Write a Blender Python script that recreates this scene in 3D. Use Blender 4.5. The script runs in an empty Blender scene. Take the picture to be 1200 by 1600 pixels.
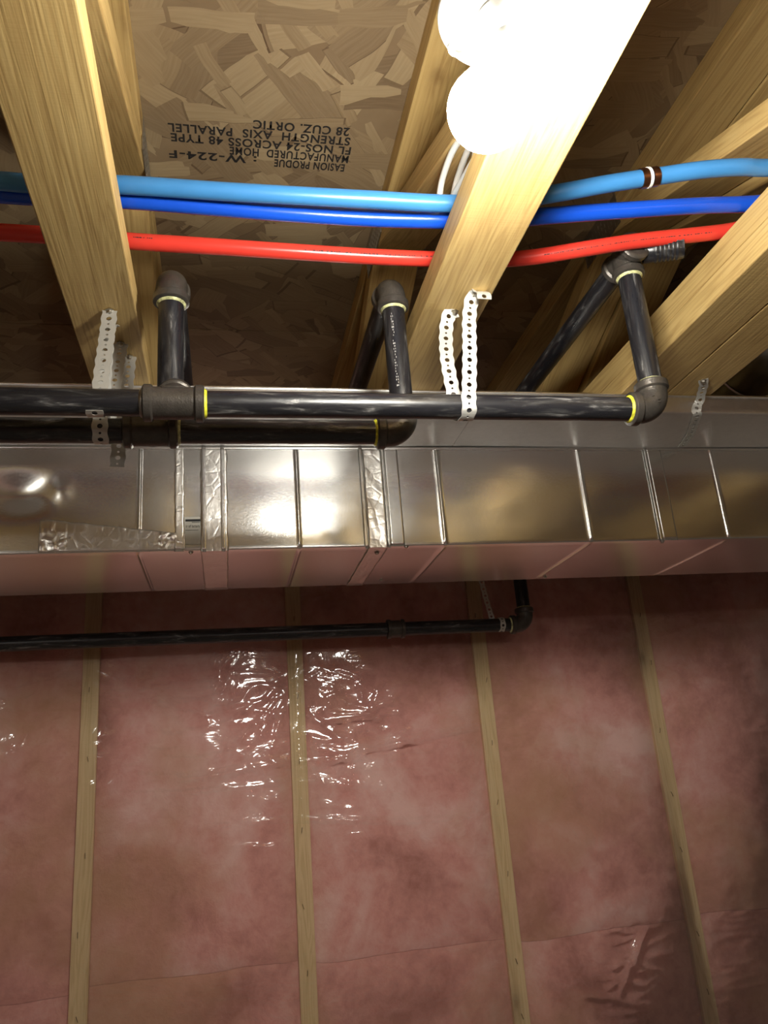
import bpy, bmesh, math, random
import numpy as np
from mathutils import Vector, Matrix, noise
random.seed(7)
S = bpy.context.scene
COL = S.collection
PI = math.pi
V = Vector
LIFT = 1.78          # height of the camera above the floor; everything is written camera-relative and lifted at the end

# ------------------------------------------------------------------ camera
FPX = 1240.0
cd = bpy.data.cameras.new('camera'); cam = bpy.data.objects.new('camera', cd); COL.objects.link(cam)
cd.sensor_fit = 'VERTICAL'; cd.sensor_height = 32.0; cd.lens = 32.0*FPX/1600.0
cd.clip_start = 0.02; cd.clip_end = 60
_r = ((0.9799, -0.1843, -0.0758), (-0.0129, 0.3207, -0.9471), (0.1988, 0.9291, 0.3118))
_m = Matrix((( _r[0][0], -_r[1][0], -_r[2][0]), (_r[0][1], -_r[1][1], -_r[2][1]), (_r[0][2], -_r[1][2], -_r[2][2])))
cam.matrix_world = _m.to_quaternion().to_matrix().to_4x4()
S.camera = cam

# ------------------------------------------------------------------ world, exposure
W = bpy.data.worlds.new('dim basement air'); S.world = W; W.use_nodes = True
W.node_tree.nodes['Background'].inputs[0].default_value = (0.55, 0.5, 0.45, 1)
W.node_tree.nodes['Background'].inputs[1].default_value = 0.03
S.view_settings.view_transform = 'Standard'; S.view_settings.look = 'None'
S.view_settings.gamma = 1.0; S.view_settings.use_curve_mapping = False
S.view_settings.exposure = 0.38
BULB_EMIT = 205.0           # emission of the two bulbs in the lampholder
BULB_COL = (1.0, 0.965, 0.87)
FILL_EMIT = 215.0          # emission of the two fill bulbs added out of view
S.cycles.sample_clamp_indirect = 6.0
S.cycles.max_bounces = 8
S.cycles.transparent_max_bounces = 12

# ------------------------------------------------------------------ material helpers
MATS = {}
def newmat(name):
    m = bpy.data.materials.new(name); m.use_nodes = True
    nt = m.node_tree; b = nt.nodes['Principled BSDF']; MATS[name] = m
    return m, nt, b
def N(nt, t, **kw):
    n = nt.nodes.new(t)
    for k, v in kw.items():
        if k.startswith('i_'): n.inputs[k[2:]].default_value = v
        elif k.startswith('n_'): n.inputs[int(k[2:])].default_value = v
        else: setattr(n, k, v)
    return n
def Lk(nt, a, b): nt.links.new(a, b)
def ramp(nt, fac, stops):
    n = nt.nodes.new('ShaderNodeValToRGB'); e = n.color_ramp.elements
    while len(e) < len(stops): e.new(0.5)
    for k, (p, c) in enumerate(stops):
        e[k].position = p; e[k].color = (*c, 1) if len(c) == 3 else c
    Lk(nt, fac, n.inputs[0]); return n.outputs[0]
def math_(nt, op, a, b=None, clamp=False):
    n = nt.nodes.new('ShaderNodeMath'); n.operation = op; n.use_clamp = clamp
    for k, v in enumerate((a, b)):
        if v is None: continue
        if isinstance(v, (int, float)): n.inputs[k].default_value = v
        else: Lk(nt, v, n.inputs[k])
    return n.outputs[0]
def mix(nt, f, a, b, mode='MIX'):
    n = nt.nodes.new('ShaderNodeMix'); n.data_type = 'RGBA'; n.blend_type = mode
    for k, v in ((0, f), (6, a), (7, b)):
        if isinstance(v, (int, float)): n.inputs[k].default_value = v
        elif isinstance(v, tuple): n.inputs[k].default_value = (*v, 1) if len(v) == 3 else v
        else: Lk(nt, v, n.inputs[k])
    return n.outputs[2]
def coords(nt, scale=(1, 1, 1), rnd=False, rot=(0, 0, 0)):
    tc = nt.nodes.new('ShaderNodeTexCoord'); src = tc.outputs['Object']
    if rnd:
        oi = nt.nodes.new('ShaderNodeObjectInfo')
        va = nt.nodes.new('ShaderNodeVectorMath'); va.operation = 'MULTIPLY_ADD'
        cx = nt.nodes.new('ShaderNodeCombineXYZ')
        for k in range(3): Lk(nt, oi.outputs['Random'], cx.inputs[k])
        va.inputs[1].default_value = (17.3, 9.1, 5.7); Lk(nt, cx.outputs[0], va.inputs[0]); Lk(nt, src, va.inputs[2])
        src = va.outputs[0]
    mp = nt.nodes.new('ShaderNodeMapping'); mp.inputs['Scale'].default_value = scale; mp.inputs['Rotation'].default_value = rot
    Lk(nt, src, mp.inputs[0]); return mp.outputs[0]
def noise_(nt, vec, scale, detail=4, rough=0.55, dist=0.0):
    n = N(nt, 'ShaderNodeTexNoise'); n.inputs['Scale'].default_value = scale; n.inputs['Detail'].default_value = detail
    n.inputs['Roughness'].default_value = rough; n.inputs['Distortion'].default_value = dist
    Lk(nt, vec, n.inputs['Vector']); return n.outputs[0]
def bump(nt, b, h, strength, dist=0.001, target='Normal'):
    n = nt.nodes.new('ShaderNodeBump'); n.inputs['Strength'].default_value = strength; n.inputs['Distance'].default_value = dist
    Lk(nt, h, n.inputs['Height'])
    if b is not None: Lk(nt, n.outputs[0], b.inputs[target])
    return n.outputs[0]
def setp(b, base=None, rough=None, metal=None, spec=None):
    if base is not None: b.inputs['Base Color'].default_value = (*base, 1)
    if rough is not None: b.inputs['Roughness'].default_value = rough
    if metal is not None: b.inputs['Metallic'].default_value = metal
    if spec is not None: b.inputs['Specular IOR Level'].default_value = spec

def wood(name, lo, mid, hi, rough=0.55, knots=True):
    m, nt, b = newmat(name)
    v = coords(nt, (1.3, 22, 22), True)
    wv = noise_(nt, v, 1.6, 3, 0.5, 0.6)
    rings = math_(nt, 'FRACT', math_(nt, 'MULTIPLY', wv, 9.0))
    rings = math_(nt, 'PINGPONG', rings, 0.5)
    fine = noise_(nt, coords(nt, (6, 260, 260), True), 1.0, 3)
    tone = noise_(nt, coords(nt, (2, 5, 5), True), 1.5, 3)
    f = math_(nt, 'ADD', math_(nt, 'MULTIPLY', rings, 0.62), math_(nt, 'MULTIPLY', fine, 0.5))
    c = ramp(nt, f, [(0.18, lo), (0.42, mid), (0.75, hi)])
    c = mix(nt, math_(nt, 'MULTIPLY', ramp(nt, tone, [(0.45, (0, 0, 0)), (0.7, (1, 1, 1))]), 0.35), c, lo)
    if knots:
        vo = N(nt, 'ShaderNodeTexVoronoi'); vo.inputs['Scale'].default_value = 1.0
        kv = coords(nt, (6.5, 13, 13), True)
        Lk(nt, kv, vo.inputs['Vector'])
        d = math_(nt, 'ADD', vo.outputs['Distance'], math_(nt, 'MULTIPLY', noise_(nt, coords(nt, (60, 60, 60)), 1.0, 3), 0.09))
        k = ramp(nt, d, [(0.09, (1, 1, 1)), (0.20, (0.25, 0.25, 0.25)), (0.34, (0, 0, 0))])
        sel = math_(nt, 'GREATER_THAN', N_sep(nt, vo.outputs['Color']), 0.72)
        c = mix(nt, math_(nt, 'MULTIPLY', k, math_(nt, 'MULTIPLY', sel, 0.75)), c, (lo[0]*0.45, lo[1]*0.38, lo[2]*0.35))
    Lk(nt, c, b.inputs['Base Color'])
    saw = noise_(nt, coords(nt, (420, 14, 14), True), 1.0, 2)
    h = math_(nt, 'ADD', math_(nt, 'MULTIPLY', saw, 0.6), fine)
    bump(nt, b, h, 0.35, 0.0012)
    setp(b, rough=rough, spec=0.3)
    return m
def N_sep(nt, col):
    s = nt.nodes.new('ShaderNodeSeparateColor'); Lk(nt, col, s.inputs[0]); return s.outputs[0]

wood('pine', (0.42, 0.27, 0.10), (0.56, 0.385, 0.15), (0.63, 0.45, 0.19))
wood('stud_pine', (0.66, 0.52, 0.27), (0.80, 0.66, 0.39), (0.85, 0.71, 0.45), 0.6)

def osb():
    m, nt, b = newmat('oriented strand board')
    base = noise_(nt, coords(nt, (3, 3, 3)), 3, 4)
    col = ramp(nt, base, [(0.3, (0.28, 0.19, 0.11)), (0.7, (0.38, 0.275, 0.165))])
    hgt = None
    layers = [(0.3, 1.0, 11, 3.6, .35), (1.25, 3.1, 13, 4.4, .45), (-0.5, 7.7, 15, 4.0, .5), (0.85, 5.2, 20, 6.5, .6), (2.2, 11.0, 16, 4.5, .66), (-1.0, 2.6, 46, 13, .82), (0.1, 8.8, 26, 8, .74)]
    for rot, off, sy, sx, thr in layers:
        tc = nt.nodes.new('ShaderNodeTexCoord')
        wn = N(nt, 'ShaderNodeTexNoise'); wn.inputs['Scale'].default_value = 7; Lk(nt, tc.outputs['Object'], wn.inputs['Vector'])
        add = nt.nodes.new('ShaderNodeVectorMath'); add.operation = 'MULTIPLY_ADD'; add.inputs[1].default_value = (0.03, 0.03, 0)
        Lk(nt, wn.outputs['Color'], add.inputs[0]); Lk(nt, tc.outputs['Object'], add.inputs[2])
        m1 = nt.nodes.new('ShaderNodeMapping'); m1.inputs['Rotation'].default_value = (0, 0, rot); m1.inputs['Location'].default_value = (off, off*1.7, 0)
        Lk(nt, add.outputs[0], m1.inputs[0])
        m2 = nt.nodes.new('ShaderNodeMapping'); m2.inputs['Scale'].default_value = (sx, sy, 0)
        Lk(nt, m1.outputs[0], m2.inputs[0])
        vo = N(nt, 'ShaderNodeTexVoronoi'); vo.voronoi_dimensions = '2D'; vo.distance = 'CHEBYCHEV'; vo.inputs['Scale'].default_value = 1.0; vo.inputs['Randomness'].default_value = 0.85
        Lk(nt, m2.outputs[0], vo.inputs['Vector'])
        ve = N(nt, 'ShaderNodeTexVoronoi'); ve.voronoi_dimensions = '2D'; ve.feature = 'DISTANCE_TO_EDGE'; ve.inputs['Scale'].default_value = 1.0; ve.inputs['Randomness'].default_value = 0.85
        Lk(nt, m2.outputs[0], ve.inputs['Vector'])
        sp = nt.nodes.new('ShaderNodeSeparateColor'); Lk(nt, vo.outputs['Color'], sp.inputs[0])
        mask = math_(nt, 'GREATER_THAN', sp.outputs[0], thr)
        inside = math_(nt, 'LESS_THAN', vo.outputs['Distance'], 0.47)
        mask = math_(nt, 'MULTIPLY', mask, inside)
        tone = ramp(nt, sp.outputs[1], [(0.0, (0.20, 0.125, 0.07)), (0.12, (0.31, 0.215, 0.125)), (0.5, (0.42, 0.30, 0.17)), (1.0, (0.58, 0.44, 0.26))])
        m3 = nt.nodes.new('ShaderNodeMapping'); m3.inputs['Scale'].default_value = (14, 260, 0); Lk(nt, m1.outputs[0], m3.inputs[0])
        gr = noise_(nt, m3.outputs[0], 1.0, 3)
        tone = mix(nt, 0.30, tone, ramp(nt, gr, [(0.3, (0.26, 0.18, 0.10)), (0.7, (0.52, 0.41, 0.27))]))
        rim = math_(nt, 'MULTIPLY', math_(nt, 'GREATER_THAN', vo.outputs['Distance'], 0.445), math_(nt, 'GREATER_THAN', sp.outputs[2], 0.6))
        tone = mix(nt, math_(nt, 'MULTIPLY', rim, 0.65), tone, (0.14, 0.08, 0.045))
        col = mix(nt, mask, col, tone)
        hh = math_(nt, 'MULTIPLY', mask, math_(nt, 'ADD', sp.outputs[2], 0.4))
        hgt = hh if hgt is None else math_(nt, 'MAXIMUM', hgt, hh)
    col = mix(nt, 1.0, col, (0.74, 0.73, 0.70), 'MULTIPLY')
    Lk(nt, col, b.inputs['Base Color'])
    bump(nt, b, hgt, 0.7, 0.0022)
    setp(b, rough=0.48, spec=0.45)
osb()

def galv(name, base, rough, spangle=60, bs=0.12, streak=False):
    m, nt, b = newmat(name)
    v = coords(nt, (1, 1, 1))
    vo = N(nt, 'ShaderNodeTexVoronoi'); vo.inputs['Scale'].default_value = spangle; Lk(nt, v, vo.inputs['Vector'])
    t = N_sep(nt, vo.outputs['Color'])
    n2 = noise_(nt, coords(nt, (3, 3, 3)), 2.5, 4)
    c = ramp(nt, math_(nt, 'ADD', math_(nt, 'MULTIPLY', t, 0.25), math_(nt, 'MULTIPLY', n2, 0.75)), [(0.3, tuple(x*0.93 for x in base)), (0.7, base)])
    Lk(nt, c, b.inputs['Base Color'])
    r = math_(nt, 'ADD', rough-0.015, math_(nt, 'MULTIPLY', t, 0.03)); Lk(nt, r, b.inputs['Roughness'])
    g = noise_(nt, coords(nt, (90, 420, 420) if streak else (260, 260, 260)), 1.0, 3)
    bump(nt, b, g, bs, 0.0006)
    setp(b, metal=1.0)
    return m
galv('galvanised duct steel', (0.90, 0.90, 0.88), 0.225, 420, 0.16)
galv('galvanised strap', (0.62, 0.61, 0.57), 0.45, 200, 0.05)
MATS['galvanised strap'].node_tree.nodes['Principled BSDF'].inputs['Metallic'].default_value = 0.55
galv('galvanised plate', (0.50, 0.49, 0.46), 0.42, 150, 0.1)
galv('zinc screw', (0.55, 0.53, 0.48), 0.3, 300, 0.05)
galv('foil tape', (0.90, 0.88, 0.84), 0.30, 40, 0.1)
galv('dull duct steel', (0.92, 0.90, 0.88), 0.36, 120, 0.1)
# crinkled foil
_nt = MATS['foil tape'].node_tree
_b = _nt.nodes['Principled BSDF']
_h = noise_(_nt, coords(_nt, (1, 1, 1)), 75, 5, 0.6, 1.2)
_h2 = N(_nt, 'ShaderNodeTexVoronoi'); _h2.feature = 'DISTANCE_TO_EDGE'; _h2.inputs['Scale'].default_value = 42; Lk(_nt, coords(_nt), _h2.inputs['Vector'])
bump(_nt, _b, math_(_nt, 'ADD', _h, math_(_nt, 'MULTIPLY', ramp(_nt, _h2.outputs[0], [(0, (0, 0, 0)), (0.12, (1, 1, 1))]), 0.5)), 0.3, 0.0012)

def simple(name, base, rough, metal=0.0, spec=0.5, var=0.12, vs=30, bs=0.0, bscale=200, coat=0.0):
    m, nt, b = newmat(name)
    n = noise_(nt, coords(nt), vs, 4)
    c = ramp(nt, n, [(0.3, tuple(x*(1-var) for x in base)), (0.7, tuple(min(1, x*(1+var)) for x in base))])
    Lk(nt, c, b.inputs['Base Color']); setp(b, rough=rough, metal=metal, spec=spec)
    if bs: bump(nt, b, noise_(nt, coords(nt), bscale, 3), bs, 0.001)
    if coat: b.inputs['Coat Weight'].default_value = coat; b.inputs['Coat Roughness'].default_value = 0.12
    return m
# black mill-varnished steel pipe: worn paler streaks along it
m, nt, b = newmat('black pipe varnish')
_n = noise_(nt, coords(nt, (14, 95, 95), True), 1.0, 6, 0.7, 0.5)
Lk(nt, ramp(nt, _n, [(0.50, (0.013, 0.013, 0.016)), (0.60, (0.045, 0.044, 0.045)), (0.70, (0.24, 0.235, 0.23))]), b.inputs['Base Color'])
Lk(nt, math_(nt, 'ADD', 0.12, math_(nt, 'MULTIPLY', _n, 0.42)), b.inputs['Roughness'])
bump(nt, b, noise_(nt, coords(nt, (40, 200, 200)), 1.0, 4), 0.22, 0.001); setp(b, metal=0.1, spec=0.6)
simple('malleable iron', (0.088, 0.078, 0.068), 0.36, 0.55, 0.5, 0.2, 60, 0.5, 380)
simple('pipe dope', (0.52, 0.52, 0.26), 0.45, 0, 0.5, 0.6, 160, 0.8, 300)
simple('bright pipe dope', (0.66, 0.62, 0.04), 0.45, 0, 0.5, 0.6, 130, 0.8, 300)
simple('cut pipe thread', (0.42, 0.40, 0.37), 0.3, 1.0, 0.5, 0.2, 200, 0.3, 500)
simple('pale blue tubing', (0.045, 0.20, 0.46), 0.30, 0, 0.5, 0.06, 12, 0.05, 150)
simple('deep blue tubing', (0.008, 0.075, 0.56), 0.22, 0, 0.5, 0.05, 12, 0.05, 150)
simple('red tubing', (0.68, 0.045, 0.03), 0.25, 0, 0.5, 0.05, 12, 0.05, 150)
simple('copper crimp', (0.33, 0.15, 0.09), 0.32, 1.0, 0.5, 0.15, 80)
simple('white fitting plastic', (0.80, 0.79, 0.74), 0.35, 0, 0.5, 0.02, 20)
simple('lampholder plastic', (0.74, 0.74, 0.71), 0.3, 0, 0.5, 0.02, 20, 0, 0, 0.3)
simple('cable jacket', (0.74, 0.72, 0.66), 0.4, 0, 0.5, 0.04, 40)
simple('black ink', (0.018, 0.018, 0.02), 0.7, 0, 0.3, 0.3, 300)
simple('worn ink', (0.022, 0.02, 0.02), 0.7, 0, 0.3, 0.6, 300)
simple('pale ink', (0.45, 0.44, 0.42), 0.6, 0, 0.3, 0.3, 300)
simple('sticker paper', (0.50, 0.49, 0.44), 0.4, 0.35, 0.4, 0.05, 40)
simple('concrete', (0.50, 0.47, 0.43), 0.85, 0, 0.3, 0.25, 5, 0.4, 60)
simple('dark staple', (0.10, 0.07, 0.05), 0.4, 0.8, 0.5, 0.1, 40)
simple('round duct steel', (0.42, 0.43, 0.42), 0.28, 1.0, 0.5, 0.1, 40, 0.1, 200)
# insulation
m, nt, b = newmat('pink glass wool')
_v = coords(nt, (1, 1, 1), True)
_a = noise_(nt, _v, 3.2, 5, 0.6, 0.5); _b2 = noise_(nt, _v, 26, 5, 0.7, 0.3); _c = noise_(nt, _v, 2.4, 4, 0.6)
_f = math_(nt, 'ADD', math_(nt, 'MULTIPLY', _a, 0.72), math_(nt, 'MULTIPLY', _b2, 0.28))
_col = ramp(nt, _f, [(0.36, (0.52, 0.235, 0.20)), (0.5, (0.80, 0.435, 0.395)), (0.62, (0.92, 0.67, 0.63))])
_col = mix(nt, ramp(nt, _c, [(0.48, (0, 0, 0)), (0.66, (0.75, 0.75, 0.75))]), _col, (0.64, 0.39, 0.24))
Lk(nt, _col, b.inputs['Base Color']); setp(b, rough=0.95, spec=0.1)
bump(nt, b, math_(nt, 'ADD', _a, math_(nt, 'MULTIPLY', _b2, 0.5)), 0.45, 0.02)
# bulbs
for nm, e in (('lit bulb glass', BULB_EMIT), ('fill bulb glass', FILL_EMIT)):
    m, nt, b = newmat(nm)
    setp(b, base=(0.9, 0.9, 0.88), rough=0.3)
    b.inputs['Emission Color'].default_value = (*BULB_COL, 1); b.inputs['Emission Strength'].default_value = e
# clear vapour barrier
m, nt, b = newmat('clear plastic film')
nt.nodes.remove(b)
out = nt.nodes['Material Output']
_v = coords(nt)
tr = N(nt, 'ShaderNodeBsdfTransparent'); tr.inputs[0].default_value = (0.97, 0.96, 0.95, 1)
gl = N(nt, 'ShaderNodeBsdfGlossy'); gl.inputs['Roughness'].default_value = 0.075; gl.inputs['Color'].default_value = (1, 1, 1, 1)
df = N(nt, 'ShaderNodeBsdfDiffuse'); df.inputs['Color'].default_value = (0.75, 0.72, 0.68, 1)
fr = N(nt, 'ShaderNodeFresnel'); fr.inputs['IOR'].default_value = 1.5
ms1 = nt.nodes.new('ShaderNodeMixShader'); ms1.inputs[0].default_value = 0.08; Lk(nt, tr.outputs[0], ms1.inputs[1]); Lk(nt, df.outputs[0], ms1.inputs[2])
ms2 = nt.nodes.new('ShaderNodeMixShader'); Lk(nt, math_(nt, 'MULTIPLY', fr.outputs[0], 2.0, True), ms2.inputs[0]); Lk(nt, ms1.outputs[0], ms2.inputs[1]); Lk(nt, gl.outputs[0], ms2.inputs[2])
Lk(nt, ms2.outputs[0], out.inputs[0])
# creases: strong where the film was crumpled, faint elsewhere
def blob(cx, cz, rx, rz):
    sx = nt.nodes.new('ShaderNodeSeparateXYZ'); Lk(nt, coords(nt), sx.inputs[0])
    dx = math_(nt, 'DIVIDE', math_(nt, 'SUBTRACT', sx.outputs[0], cx), rx)
    dz = math_(nt, 'DIVIDE', math_(nt, 'SUBTRACT', sx.outputs[2], cz), rz)
    d = math_(nt, 'ADD', math_(nt, 'MULTIPLY', dx, dx), math_(nt, 'MULTIPLY', dz, dz))
    return math_(nt, 'POWER', 2.718, math_(nt, 'MULTIPLY', d, -1.0))
mask = math_(nt, 'ADD', blob(0.28, 0.08, 0.36, 0.16), 0.10)
mask = math_(nt, 'ADD', mask, math_(nt, 'MULTIPLY', blob(0.93, -0.45, 0.045, 0.08), 1.1))
rn = math_(nt, 'ABSOLUTE', math_(nt, 'SUBTRACT', noise_(nt, coords(nt, (6, 6, 10)), 1.0, 3, 0.55, 1.6), 0.5))
rn = math_(nt, 'POWER', math_(nt, 'SUBTRACT', 1.0, math_(nt, 'MULTIPLY', rn, 3.2, True), True), 3.0)
rn2 = noise_(nt, coords(nt, (13, 13, 22)), 1.0, 2, 0.4, 1.8)
hh = math_(nt, 'MULTIPLY', mask, math_(nt, 'ADD', math_(nt, 'MULTIPLY', rn, 0.8), math_(nt, 'MULTIPLY', rn2, 0.28)))
nn = bump(nt, None, hh, 0.5, 0.009)
Lk(nt, nn, gl.inputs['Normal'])

# ------------------------------------------------------------------ object helpers
def tag(o, label=None, cat=None, group=None, kind=None):
    if label: o['label'] = label
    if cat: o['category'] = cat
    if group: o['group'] = group
    if kind: o['kind'] = kind
    return o
def empty(name, loc, label, cat, group=None):
    o = bpy.data.objects.new(name, None); COL.objects.link(o); o.location = loc; o.empty_display_size = 0.05
    return tag(o, label, cat, group)
def link(name, me, mat, parent=None, loc=None):
    o = bpy.data.objects.new(name, me); COL.objects.link(o)
    if mat: me.materials.clear(); me.materials.append(MATS[mat])
    base = V((0, 0, 0))
    if parent is not None:
        o.parent = parent
    return o
def wloc(o):
    p = V((0, 0, 0))
    while o is not None: p += V(o.location); o = o.parent
    return p
def obj(name, bm, mat, parent=None, smooth=True, org=None, keepmats=False):
    """bm holds camera-relative world coordinates; origin at org (top level) or the parent's origin"""
    me = bpy.data.meshes.new(name)
    o0 = V(org) if org is not None else (wloc(parent) if parent is not None else V((0, 0, 0)))
    bmesh.ops.translate(bm, verts=bm.verts, vec=-o0)
    bmesh.ops.recalc_face_normals(bm, faces=bm.faces)
    bm.to_mesh(me); bm.free()
    for p in me.polygons: p.use_smooth = smooth
    if smooth: 
        try: me.set_sharp_from_angle(angle=math.radians(40))
        except Exception: pass
    me.materials.append(MATS[mat])
    o = bpy.data.objects.new(name, me); COL.objects.link(o)
    if parent is not None:
        o.parent = parent; o.location = o0 - wloc(parent)
    else: o.location = o0
    return o
def box(bm, lo, hi, bev=0.0):
    r = bmesh.ops.create_cube(bm, size=1.0); vs = r['verts']
    for v in vs:
        v.co = V([lo[k] + (v.co[k]+0.5)*(hi[k]-lo[k]) for k in range(3)])
    if bev:
        es = list({e for v in vs for e in v.link_edges})
        bmesh.ops.bevel(bm, geom=es, offset=bev, segments=2, affect='EDGES', profile=0.5)
    return bm
def frames(pts):
    P = [V(p) for p in pts]; T = []
    for i in range(len(P)):
        a = P[max(i-1, 0)]; c = P[min(i+1, len(P)-1)]; T.append((c-a).normalized())
    up = V((0, 0, 1)) if abs(T[0].z) < 0.9 else V((0, 1, 0))
    n = (up - T[0]*up.dot(T[0])).normalized(); out = []
    for i, t in enumerate(T):
        n = (n - t*n.dot(t)).normalized(); out.append((P[i], t, n, t.cross(n)))
    return out
def sweep(bm, pts, r, seg=28, cap=True):
    F = frames(pts); rings = []
    for i, (p, t, n, b_) in enumerate(F):
        rr = r[i] if isinstance(r, (list, tuple)) else r
        rings.append([bm.verts.new(p + (n*math.cos(2*PI*k/seg) + b_*math.sin(2*PI*k/seg))*rr) for k in range(seg)])
    for a, c in zip(rings, rings[1:]):
        for k in range(seg): bm.faces.new((a[k], a[(k+1) % seg], c[(k+1) % seg], c[k]))
    if cap: bm.faces.new(rings[0][::-1]); bm.faces.new(rings[-1])
    return bm
def lathe(bm, p, axis, prof, seg=40):
    """prof: list of (distance along axis, radius)"""
    axis = V(axis).normalized(); p = V(p)
    up = V((0, 0, 1)) if abs(axis.z) < 0.9 else V((0, 1, 0))
    n = (up-axis*up.dot(axis)).normalized(); c = axis.cross(n); rings = []
    for d, r in prof:
        if r < 1e-6: rings.append([bm.verts.new(p+axis*d)])
        else: rings.append([bm.verts.new(p+axis*d+(n*math.cos(2*PI*k/seg)+c*math.sin(2*PI*k/seg))*r) for k in range(seg)])
    for a, e in zip(rings, rings[1:]):
        for k in range(seg):
            k2 = (k+1) % seg
            if len(a) == 1 and len(e) == 1: continue
            if len(a) == 1: bm.faces.new((a[0], e[k2], e[k]))
            elif len(e) == 1: bm.faces.new((a[k], a[k2], e[0]))
            else: bm.faces.new((a[k], a[k2], e[k2], e[k]))
    return bm
def catmull(pts, n=8):
    P = [V(p) for p in pts]; P = [P[0]*2-P[1]] + P + [P[-1]*2-P[-2]]; out = []
    for i in range(1, len(P)-2):
        for k in range(n):
            t = k/n; a, b_, c, d = P[i-1], P[i], P[i+1], P[i+2]
            out.append(0.5*((2*b_)+(c-a)*t+(2*a-5*b_+4*c-d)*t*t+(3*b_-a-3*c+d)*t**3))
    out.append(P[-2]); return out
def board(name, p0, p1, wdt, thk, mat, parent, wdir=(1, 0, 0), bev=0.0018):
    """timber from p0 to p1; own local x runs along the grain"""
    p0, p1 = V(p0), V(p1); L = (p1-p0).length; x = (p1-p0).normalized()
    y = V(wdir); y = (y-x*y.dot(x)).normalized(); z = x.cross(y)
    bm = bmesh.new(); box(bm, (0, -wdt/2, -thk/2), (L, wdt/2, thk/2), bev)
    bmesh.ops.recalc_face_normals(bm, faces=bm.faces)
    me = bpy.data.meshes.new(name); bm.to_mesh(me); bm.free(); me.materials.append(MATS[mat])
    o = bpy.data.objects.new(name, me); COL.objects.link(o)
    base = wloc(parent) if parent is not None else V((0, 0, 0))
    if parent is not None: o.parent = parent
    M4 = Matrix(((x.x, y.x, z.x, 0), (x.y, y.y, z.y, 0), (x.z, y.z, z.z, 0), (0, 0, 0, 1)))
    M4.translation = p0-base
    o.matrix_local = M4
    return o

# ------------------------------------------------------------------ key planes (camera-relative metres)
ZC0, ZC1 = 0.62, 0.658        # bottom chord
ZT0, ZT1 = 0.938, 0.976       # top chord
YW = 2.0                      # stud face of the insulated wall
XL, XR, YB, FLOOR = -2.9, 3.2, -3.6, -LIFT

# ------------------------------------------------------------------ structure
bm = bmesh.new(); box(bm, (XL, YB, FLOOR-0.1), (XR, YW+0.14, FLOOR)); tag(obj('floor', bm, 'concrete', None, False, (0, 0, FLOOR)), kind='structure')
bm = bmesh.new(); box(bm, (XL, YW+0.14, FLOOR), (XR, YW+0.30, ZT1)); tag(obj('wall_back', bm, 'concrete', None, False, (0, YW+0.14, FLOOR)), kind='structure')
bm = bmesh.new(); box(bm, (XL-0.15, YB, FLOOR), (XL, YW+0.3, ZT1)); tag(obj('wall_left', bm, 'concrete', None, False, (XL, 0, FLOOR)), kind='structure')
bm = bmesh.new(); box(bm, (XR, YB, FLOOR), (XR+0.15, YW+0.3, ZT1)); tag(obj('wall_right', bm, 'concrete', None, False, (XR, 0, FLOOR)), kind='structure')
bm = bmesh.new(); box(bm, (XL, YB-0.15, FLOOR), (XR, YB, ZT1)); tag(obj('wall_front', bm, 'pink glass wool', None, False, (0, YB, FLOOR)), kind='structure')
bm = bmesh.new()
box(bm, (XL-.1, YB, ZT1), (XR+.1, 0.380, ZT1+0.019)); box(bm, (XL-.1, 0.3825, ZT1), (XR+.1, 1.5985, ZT1+0.019)); box(bm, (XL-.1, 1.6015, ZT1), (XR+.1, YW+0.3, ZT1+0.019))
box(bm, (XL-.1, YB, ZT1+0.0192), (XR+.1, YW+0.3, ZT1+0.03))
ceil = tag(obj('ceiling', bm, 'oriented strand board', None, False, (0, 0, ZT1)), kind='structure')

# printed mill stamp on the sheathing
def text_mesh(s, size, mat, parent, origin, right, up, width=None, name='printed_line', bold=0.0, extr=0.0003):
    cu = bpy.data.curves.new('t', 'FONT'); cu.body = s; cu.size = size; cu.extrude = 0.0; cu.offset = bold; cu.space_character = 1.12
    to = bpy.data.objects.new('t', cu); COL.objects.link(to)
    dg = bpy.context.evaluated_depsgraph_get(); me = bpy.data.meshes.new_from_object(to.evaluated_get(dg))
    bpy.data.objects.remove(to)
    xs = [v.co.x for v in me.vertices]; k = (width/(max(xs)-min(xs))) if width else 1.0
    right, up = V(right).normalized(), V(up).normalized(); nrm = right.cross(up)
    base = wloc(parent)
    for v in me.vertices:
        c = v.co.copy(); v.co = V(origin) + right*((c.x-min(xs))*k) + up*c.y + nrm*extr - base
    me.materials.append(MATS[mat]); o = bpy.data.objects.new(name, me); COL.objects.link(o); o.parent = parent
    return o
ys = 1.083
lines = [('EASION PRODUE', 0.209, 0.118, 1.082), (': W-224-F', 0.062, 0.140, 1.079), ('MANUFACTURED  HOME', 0.213, 0.195, 1.062), ('FL NOS-24 ACROSS 48 TYPE', 0.214, 0.287, 1.043), ('STRENGTH  AXIS  PARALLEL', 0.210, 0.286, 1.023), ('28 CUZ. ORTIC', 0.206, 0.152, 1.003)]
for s, x0, wd, y0 in lines:
    text_mesh(s, 0.0235, 'worn ink', ceil, (x0, y0-0.016, ZT1), (-1, 0.0, 0), (0, 1, 0), wd, bold=0.0006, extr=0.0004)
text_mesh('TN3', 0.03, 'worn ink', ceil, (-0.262, 0.98, ZT1), (-1, 0, 0), (0, 1, 0), 0.06, bold=0.0008, extr=0.0004)

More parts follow.
